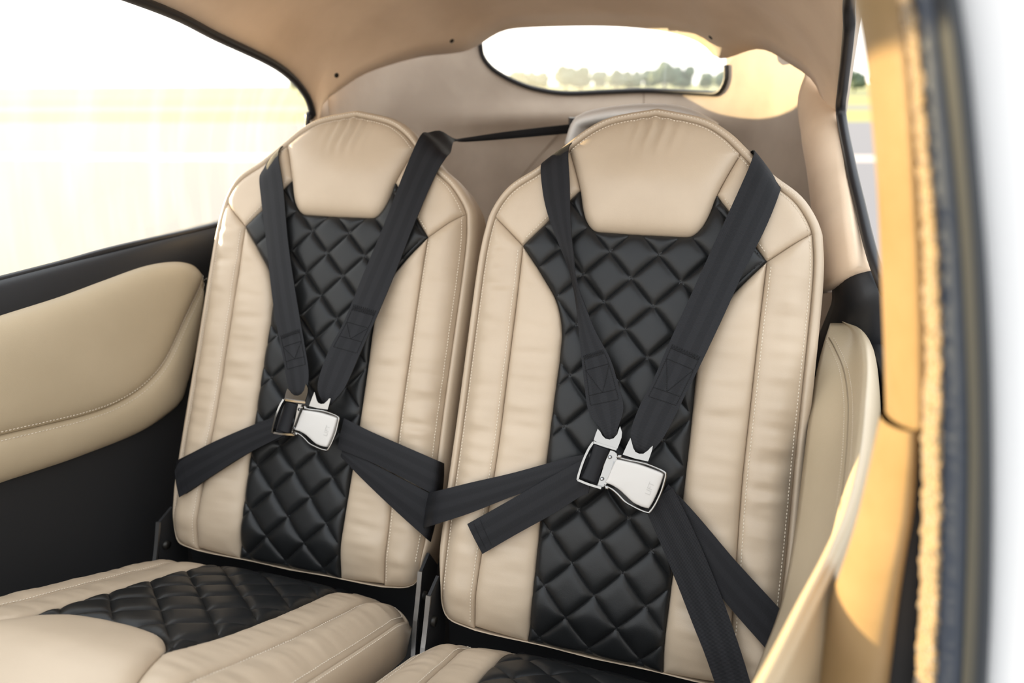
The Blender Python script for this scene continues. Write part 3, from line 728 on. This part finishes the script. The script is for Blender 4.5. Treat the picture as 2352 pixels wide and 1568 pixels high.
strip('door_gasket', [(2072, -160), (2098, 0), (2116, 160), (2138, 400), (2154, 600), (2162, 800), (2162, 1000), (2160, 1200), (2154, 1400), (2146, 1568), (2136, 1740)],
      [(2130, -160), (2150, 0), (2170, 160), (2196, 400), (2212, 600), (2222, 800), (2228, 1000), (2226, 1200), (2220, 1400), (2212, 1568), (2202, 1740)], (-.432, -.44), RUBBERB, .003)
strip('outer_seal', [(2128, -160), (2148, 0), (2168, 160), (2194, 400), (2210, 600), (2220, 800), (2226, 1000), (2224, 1200), (2218, 1400), (2210, 1568), (2200, 1740)],
      [(2180, -160), (2205, 0), (2228, 160), (2250, 400), (2266, 600), (2276, 800), (2280, 1000), (2280, 1200), (2276, 1400), (2268, 1568), (2258, 1740)], (-.442, -.45), RUBBERC, .008)
# white outer skin beyond the seal, curving away
Lc = cat_rom([ony(p, -.445) for p in ((2176, -160), (2200, 0), (2224, 160), (2246, 400), (2262, 600), (2272, 800), (2276, 1000), (2276, 1200), (2272, 1400), (2264, 1568), (2254, 1740), (2215, 2400))], n=50)
V, Fc = loft([Lc+A3(.5*f, -.10*f+.04*f*f, 0) for f in np.linspace(0, 1, 12)]); V, Fc = thick(V, Fc, -.004); obj('outer_skin', V, Fc, WHITE, door)

# ================================================================== HARNESSES
def strap(name, Le, Re, parent, n=60, th=.0017, step=None, m=WEB, bow=.0015):
    Le, Re = cat_rom(Le, n=n), cat_rom(Re, n=n); k = 7; f = np.linspace(0, 1, k)
    C = Le[:, None]*(1-f)[None, :, None]+Re[:, None]*f[None, :, None]
    T = np.gradient((Le+Re)/2, axis=0); Nn = np.cross(Re-Le, T); Nn /= np.linalg.norm(Nn, axis=1)[:, None]+1e-12
    sg = np.sign((Nn*(CAM-(Le+Re)/2)).sum(1)).sum(); Nn = Nn*(1 if sg >= 0 else -1)
    up = C+Nn[:, None]*(bow*np.sin(math.pi*f))[None, :, None]; dn = up-Nn[:, None]*th
    L = np.r_[0, np.cumsum(np.linalg.norm(np.diff((Le+Re)/2, axis=0), axis=1))]
    ring = np.concatenate([up, dn[:, ::-1]], 1); kk = 2*k; V = ring.reshape(-1, 3); Fc = []
    for i in range(n-1):
        for j in range(kk): a, b_ = i*kk+j, i*kk+(j+1) % kk; Fc.append((a, b_, b_+kk, a+kk))
    Fc += [tuple(range(kk))[::-1], tuple(range((n-1)*kk, n*kk))]
    uvs = [(float((f[j] if j < k else f[kk-1-j])*.05), float(L[i])) for i in range(n) for j in range(kk)]
    o = obj(name, V, Fc, m, parent, uvs=uvs, auto=1.0)
    def surf(s, t):                                   # s along 0..1, t across 0..1 -> point on the face
        x = s*(n-1); i = min(int(x), n-2); q = x-i; l = Le[i]*(1-q)+Le[i+1]*q; r = Re[i]*(1-q)+Re[i+1]*q
        return l*(1-t)+r*t+Nn[i]*(bow*math.sin(math.pi*t)+.0006), Nn[i]
    return o, surf
def strap_stitch(o, surf, s0, s1):
    V, Fc = [], []
    lines = [[(s0+.01, t) for t in np.linspace(.1, .9, 9)], [(s0+.035, t) for t in np.linspace(.1, .9, 9)], [(s1, t) for t in np.linspace(.1, .9, 9)], [(s1-.022, t) for t in np.linspace(.1, .9, 9)],
             [(s, .1) for s in np.linspace(s0, s1, 9)], [(s, .9) for s in np.linspace(s0, s1, 9)],
             [(s0+.035+(s1-.022-s0-.035)*q, .1+.4*q) for q in np.linspace(0, 1, 6)]+[(s1-.022-(s1-.022-s0-.035)*q, .5+.4*q) for q in np.linspace(0, 1, 6)]]
    zz = [(s0+(.012 if i % 2 else 0), .1+.8*i/22) for i in range(23)]; lines.append(zz)
    for ln in lines:
        P, N = zip(*[surf(s, t) for s, t in ln]); v, f = dashes(np.array(P), np.array(N), pitch=.0030, ln=.0024, r=.00045); k = len(V); V += v; Fc += [tuple(i+k for i in q) for q in f]
    tag(obj('stitching', V, Fc, THREADB, o.parent if False else o, local=False), kind='stuff')

def plate(name, outline, n, th, m, parent, bevel=.0006, holes=()):
    """flat piece of metal with a bevelled edge: outline in 3D (roughly planar), thickness along n."""
    P = np.asarray(outline, float); c = P.mean(0); k = len(P); ins = lambda d: c+(P-c)*(1-d/np.linalg.norm(P-c, axis=1)[:, None])
    R = [ins(bevel)-n*th, P-n*(th-bevel), P-n*bevel, ins(bevel)]; V, Fc = loft(R, closed=True)
    Fc += [tuple(range(3*k, 4*k)), tuple(range(k))[::-1]]
    return obj(name, V, Fc, m, parent, smooth=True, auto=.5)

class Buckle:
    """maps the buckle's own plan (drawn in a 400 x 380 frame) onto the seat it lies on."""
    def __init__(s, k, A, B, w, fold=0.):
        s.k = k; s.w = w; _, s.e, s.a, s.n = sfr(k)
        q0, q1 = onseat(1, (1250+690*.2423, 840+880*.2423), .05), onseat(1, (1250+1000*.2423, 840+1340*.2423), .05)
        t0, t1 = onseat(k, A, w), onseat(k, B, w); o1, e1, a1, n1 = sfr(1)
        c = lambda q: complex((q-o1)@e1, (q-o1)@a1)
        ck = lambda q: complex((q-t0)@s.e, (q-t0)@s.a)
        s.z0 = c(q0); s.m = ck(t1)/(c(q1)-c(q0)); s.t0 = t0; s.o1, s.e1, s.a1 = o1, e1, a1; s.fold = fold
        s.h0 = s._2d(640, 960); s.hd = s._2d(560, 1150)-s._2d(690, 850); s.hd /= abs(s.hd)
    def _2d(s, x, y):
        q = onseat(1, (1250+x*.2423, 840+y*.2423), .05); return s.m*(complex((q-s.o1)@s.e1, (q-s.o1)@s.a1)-s.z0)
    def __call__(s, x, y, dw=0.):
        z = s._2d(x, y)
        if s.fold:
            r = (z-s.h0)/s.hd; dist = r.imag                 # distance from the hinge line
            left = (s._2d(400, 900)-s.h0)/s.hd; sg = math.copysign(1, left.imag)
            if dist*sg > 0:
                d = dist*sg; z = s.h0+s.hd*complex(r.real, sg*d*math.cos(s.fold)); dw += d*math.sin(s.fold)
        return s.t0+s.e*z.real+s.a*z.imag+s.n*dw
    def many(s, pts, dw=0.): return np.array([s(x, y, dw) for x, y in pts])
def arcpts(pts, n): return cat_rom(np.asarray(pts, float), n=n)
def make_buckle(bk, root):
    n = bk.n
    # base body with the loop that the lap strap runs over
    body = arcpts([(600, 790), (672, 815), (690, 870), (660, 960), (600, 1100), (560, 1150), (500, 1140), (540, 1010), (575, 880), (600, 790)], 40)[:-1]
    b_ = plate('buckle', bk.many(body, -.004), n, .004, CHROME, root)
    for pts in ([(470, 722), (560, 752), (690, 792)], [(322, 1078), (420, 1118), (545, 1156)], [(470, 722), (425, 790), (375, 900), (335, 1020), (322, 1078)]):
        P = cat_rom(bk.many(pts, .001), n=30); V, Fc = sweep(P, [(-.0016, -.005), (.0016, -.005), (.0016, .004), (-.0016, .004)], up=n); obj('loop_frame', V, Fc, CHROME, b_, auto=.5)
    # strap wrapped over the bar: a waisted roll
    P = np.array([bk(545-118*f, 768+320*f, .001) for f in np.linspace(0, 1, 24)]); sc = [1.0-.12*math.sin(math.pi*f) for f in np.linspace(0, 1, 24)]
    V, Fc = sweep(P, circ(.0125, 20, .0068), up=n, scale=sc); obj('strap_roll', V, Fc, WEB, b_, uvs=[(0.0125*(i % 20)/5., .0) for i in range(len(V))])
    for x, y in ((620, 865), (545, 1072)):
        c = bk(x, y, 0); V, Fc = sweep(np.array([c-n*.002, c+n*.0004, c+n*.001]), circ(.0026, 14), up=bk.e, scale=[1, 1, .6]); obj('rivet', V, Fc, ALU, b_)
    # lower plate and the lift cover
    cov = arcpts([(690, 882), (735, 890), (800, 905), (900, 930), (1000, 965), (1085, 998), (1128, 1020), (1130, 1040), (1112, 1095), (1075, 1195), (1035, 1280), (1000, 1338), (985, 1343), (930, 1330), (850, 1290), (775, 1222), (720, 1172), (650, 1128), (585, 1100), (600, 1075), (625, 1020), (655, 950), (690, 882)], 90)[:-1]
    plate('back_plate', bk.many([(650, 900), (1090, 1010), (970, 1320), (600, 1090)], -.004), n, .003, ALU, b_)
    P = bk.many(cov, .010); c = P.mean(0); k = len(P)
    ins = lambda d, h: c+(P-c)*(1-d/np.linalg.norm(P-c, axis=1)[:, None])+n*h
    V, Fc = loft([ins(0, -.012), ins(0, -.0025), ins(.0007, -.0009), ins(.002, -.0001), ins(.006, .0004)], closed=True); Fc.append(tuple(range(4*k, 5*k)))
    cv = obj('cover', V, Fc, COVER, b_, auto=.9)
    wire = arcpts([(695, 858), (720, 868), (800, 890), (900, 910), (985, 932), (1080, 970), (1140, 1003), (1153, 1018), (1150, 1060), (1112, 1190), (1055, 1310), (1005, 1378), (985, 1384), (920, 1362), (840, 1322), (770, 1280), (705, 1212), (650, 1165), (600, 1140), (575, 1130)], 90)
    V, Fc = sweep(bk.many(wire, .008), circ(.0017, 10), up=n); obj('bail_frame', V, Fc, CHROME, b_)
    for x, y in ((720, 858), (602, 1150)):
        c = bk(x, y, .006); V, Fc = sweep(np.array([c-n*.006, c+n*.003, c+n*.004]), circ(.0032, 12), up=bk.e, scale=[1, 1, .6]); obj('hinge_pin', V, Fc, CHROME, b_)
    # the word LIFT, engraved along the free edge
    tcv = bpy.data.curves.new('lift_lettering', 'FONT'); tcv.body = 'LIFT'; tcv.size = .0105; tcv.extrude = .0002; tcv.align_x = 'CENTER'; tcv.align_y = 'CENTER'
    to = bpy.data.objects.new('lettering', tcv); COL.objects.link(to); to.parent = b_; tcv.materials.append(ETCH)
    x = bk(1030, 1100, .0106)-bk(985, 1215, .0106); x /= np.linalg.norm(x); y = np.cross(n, x); c = bk(1008, 1158, .0106)-wloc(b_)
    Mx = Matrix.Identity(4)
    for i in range(3): Mx[i][0], Mx[i][1], Mx[i][2], Mx[i][3] = x[i], y[i], n[i], c[i]
    bpy.context.view_layer.update(); me = bpy.data.meshes.new_from_object(to.evaluated_get(bpy.context.evaluated_depsgraph_get())); bpy.data.objects.remove(to)
    to = bpy.data.objects.new('lettering', me); COL.objects.link(to); to.parent = b_; to.matrix_local = Mx
    # lugs for the shoulder straps: steel tabs with a U-shaped mouth
    lug1 = [(508, 596), (488, 645), (470, 705), (560, 752), (690, 792), (712, 740), (733, 680), (738, 630), (720, 572), (708, 600), (695, 645), (660, 685), (620, 698), (580, 688), (552, 660), (530, 620)]
    lug2 = [(818, 682), (785, 750), (745, 840), (860, 878), (985, 905), (1005, 850), (1025, 790), (1030, 757), (1010, 772), (985, 800), (940, 832), (900, 832), (865, 815), (845, 780), (832, 730)]
    for L in (lug1, lug2):
        Pp = bk.many(L, .001); k = len(Pp); V = np.vstack([Pp, Pp-n*.002]); half = k
        q = [Vector((p[0], p[1])) for p in L]; v, _, f, *_ = delaunay_2d_cdt(q, [(i, (i+1) % k) for i in range(k)], [list(range(k))], 1, 1e-6)
        V = bk.many([tuple(p) for p in v], .001); m_ = len(V); Fc = [tuple(t) for t in f]
        Fc = Fc+[tuple(i+m_ for i in t[::-1]) for t in Fc]+[(i, (i+1) % k, (i+1) % k+m_, i+m_) for i in range(k)]
        obj('strap_lug', np.vstack([V, V-n*.002]), Fc, CHROME, root, smooth=False)
    return b_

def edge(k, pts): return [onseat(k, (x, y), w) for x, y, w in pts]
def harness(k, shoulders, laps, tails, bk, label):
    root = empty('seat_harness', bk(640, 960, 0)); make_buckle(bk, root)
    for Le, Re, extraL, extraR, st in shoulders:
        o, sf = strap('shoulder_strap', extraL+edge(k, Le), extraR+edge(k, Re), root, n=90)
        if st: strap_stitch(o, sf, *st)
    for Le, Re in laps: strap('lap_strap', Le, Re, root, n=50)
    for Le, Re in tails:
        o, sf = strap('strap_tail', Le, Re, root, n=40)
        V, Fc = [], []
        for s in (.955, .90):
            P, N = zip(*[sf(s, t) for t in np.linspace(.08, .92, 9)]); v, f = dashes(np.array(P), np.array(N), pitch=.0032, ln=.0024, r=.00045); k2 = len(V); V += v; Fc += [tuple(i+k2 for i in q) for q in f]
        tag(obj('stitching', V, Fc, THREADB, o), kind='stuff')
    tag(root, label, 'seat belt', 'four point belts on the rear seats')
    return root
def E(k, *pts): return edge(k, pts)
# right seat
bkR = Buckle(1, (1250+690*.2423, 840+880*.2423), (1250+1000*.2423, 840+1340*.2423), .05)
o1, e1, a1, n1 = sfr(1)
def loc(k, u, v, w): o, e, a, n = sfr(k); return o+e*u+a*v+n*w
RLS = ([(1242, 380, .010), (1248, 450, .018), (1262, 505, .022), (1283, 560, .026), (1303, 610, .030), (1316, 660, .034), (1325, 720, .038), (1333, 800, .042), (1342, 880, .045), (1352, 945, .048), (1380, 985, .050), (1392, 1008, .049), (1394, 1012, .040)],
       [(1306, 338, .010), (1308, 420, .022), (1311, 520, .030), (1316, 580, .040), (1322, 640, .046), (1345, 705, .044), (1370, 765, .043), (1400, 820, .044), (1418, 875, .046), (1432, 935, .048), (1420, 980, .050), (1411, 1005, .049), (1408, 1008, .040)])
RRS = ([(1733, 352, .010), (1700, 430, .020), (1640, 560, .027), (1590, 670, .032), (1540, 780, .038), (1502, 868, .044), (1470, 930, .047), (1450, 985, .050), (1453, 1015, .050), (1465, 1036, .048), (1466, 1040, .040)],
       [(1792, 438, .008), (1760, 520, .020), (1710, 620, .027), (1660, 730, .032), (1610, 835, .038), (1575, 905, .044), (1548, 960, .047), (1525, 1003, .050), (1508, 1025, .050), (1494, 1040, .048), (1493, 1044, .040)])
harness(1,
    [(*RLS, [loc(1, -.17, .70, -.16), loc(1, -.165, .745, -.07), loc(1, -.172, .748, -.03)], [loc(1, -.12, .73, -.16), loc(1, -.122, .785, -.07), loc(1, -.128, .786, -.03)], (.785, .90)),
     (*RRS, [loc(1, .12, .74, -.16), loc(1, .14, .775, -.07), loc(1, .148, .776, -.03)], [loc(1, .17, .69, -.16), loc(1, .188, .728, -.07), loc(1, .194, .722, -.03)], (.735, .86))],
    [(E(1, (1352, 1042, .040), (1300, 1052, .030), (1180, 1085, .031), (1080, 1108, .030), (1020, 1123, .024), (998, 1128, .010), (985, 1131, -.03)), E(1, (1345, 1088, .036), (1300, 1098, .031), (1190, 1135, .031), (1080, 1178, .030), (1006, 1202, .024), (986, 1208, .010), (972, 1212, -.03))),
     (E(1, (1535, 1112, .034), (1600, 1182, .031), (1690, 1288, .031), (1786, 1392, .026), (1850, 1465, .010)), E(1, (1500, 1165, .034), (1580, 1262, .031), (1660, 1375, .031), (1756, 1486, .026), (1820, 1560, .010))),
     (E(1, (1545, 1120, .042), (1585, 1200, .038), (1625, 1290, .036), (1665, 1390, .036), (1700, 1490, .038), (1724, 1568, .036), (1760, 1690, .036)), E(1, (1478, 1160, .040), (1520, 1255, .038), (1555, 1340, .036), (1590, 1430, .036), (1618, 1500, .038), (1642, 1568, .036), (1685, 1690, .036)))],
    [(E(1, (1362, 1050, .046), (1330, 1060, .042), (1250, 1103, .036), (1150, 1160, .032), (1073, 1203, .030)), E(1, (1352, 1132, .044), (1330, 1142, .042), (1270, 1180, .036), (1180, 1230, .032), (1108, 1272, .030)))],
    bkR, 'black harness with twisted shoulder strap and LIFT buckle in front of the oval rear window')
# left seat
z = .2041; bkL = Buckle(0, (560+690*z, 740+985*z), (560+965*z, 740+1395*z), .05, fold=math.radians(48))
LLS = ([(597, 400, .008), (600, 460, .018), (612, 560, .026), (625, 680, .032), (640, 772, .038), (652, 832, .044), (660, 880, .048), (668, 900, .05), (680, 910, .05), (684, 915, .042)],
       [(640, 345, .008), (650, 430, .020), (662, 560, .028), (680, 680, .034), (699, 790, .040), (708, 845, .046), (708, 878, .049), (702, 897, .05), (696, 908, .05), (694, 913, .042)])
LRS = ([(965, 312, .008), (928, 395, .020), (880, 520, .028), (830, 640, .034), (790, 738, .040), (757, 800, .045), (735, 858, .049), (729, 890, .05), (735, 912, .05), (742, 924, .047), (744, 927, .04)],
       [(1024, 362, .006), (1000, 402, .014), (955, 505, .026), (908, 625, .033), (868, 720, .039), (832, 800, .044), (806, 860, .048), (790, 893, .05), (772, 915, .05), (762, 927, .047), (760, 930, .04)])
harness(0,
    [(*LLS, [loc(0, -.17, .70, -.16), loc(0, -.178, .735, -.07), loc(0, -.18, .738, -.03)], [loc(0, -.12, .73, -.16), loc(0, -.13, .772, -.07), loc(0, -.134, .774, -.03)], (.80, .90)),
     (*LRS, [ony((1336, 282), .72), ony((1180, 300), .60), ony((1070, 316), .50), ony((1044, 318), .46), ony((1012, 300), .43), ony((985, 304), .40)], [ony((1336, 304), .72), ony((1180, 318), .60), ony((1070, 326), .50), ony((1046, 324), .46), ony((1040, 330), .42), ony((1035, 350), .385)], (.80, .885))],
    [(E(0, (660, 950, .036), (600, 968, .031), (500, 1010, .030), (440, 1040, .026), (412, 1054, .012), (404, 1058, -.02)), E(0, (655, 1004, .036), (590, 1030, .031), (500, 1085, .030), (445, 1122, .026), (420, 1138, .012), (412, 1143, -.02))),
     (E(0, (790, 960, .040), (850, 990, .036), (930, 1025, .034), (995, 1053, .028), (1014, 1061, .012), (1024, 1066, -.03)), E(0, (775, 1030, .038), (850, 1060, .036), (930, 1100, .034), (988, 1131, .028), (1006, 1141, .012), (1016, 1147, -.03))),
     (E(0, (788, 1030, .030), (860, 1066, .031), (940, 1108, .030), (992, 1135, .024), (1006, 1143, .006), (1014, 1148, -.04)), E(0, (782, 1048, .031), (830, 1098, .031), (900, 1165, .030), (970, 1228, .024), (986, 1241, .006), (994, 1248, -.04)))],
    [(E(0, (650, 958, .042), (560, 990, .036), (480, 1026, .034), (418, 1056, .030), (401, 1080, .028)), E(0, (650, 1000, .042), (560, 1046, .036), (490, 1090, .034), (436, 1126, .030), (411, 1142, .028)))],
    bkL, 'black harness with metal buckle on the seat beside the hazy side window')
# inertia reel where the long strap is anchored behind
c = ony((1318, 300), .74); V, Fc = box(c+A3(.012, .01, 0), (.05, .05, .055), rz=.3)
an = tag(empty('belt_anchor', c), 'small black belt anchor fixed to the rear wall behind the seats', 'belt anchor')
obj('housing', V, Fc, RUBBER, an, smooth=False); V, Fc = box(c+A3(.02, .22, -.004), (.03, .42, .03), rz=.05); obj('mounting_bar', V, Fc, RUBBER, an, smooth=False)
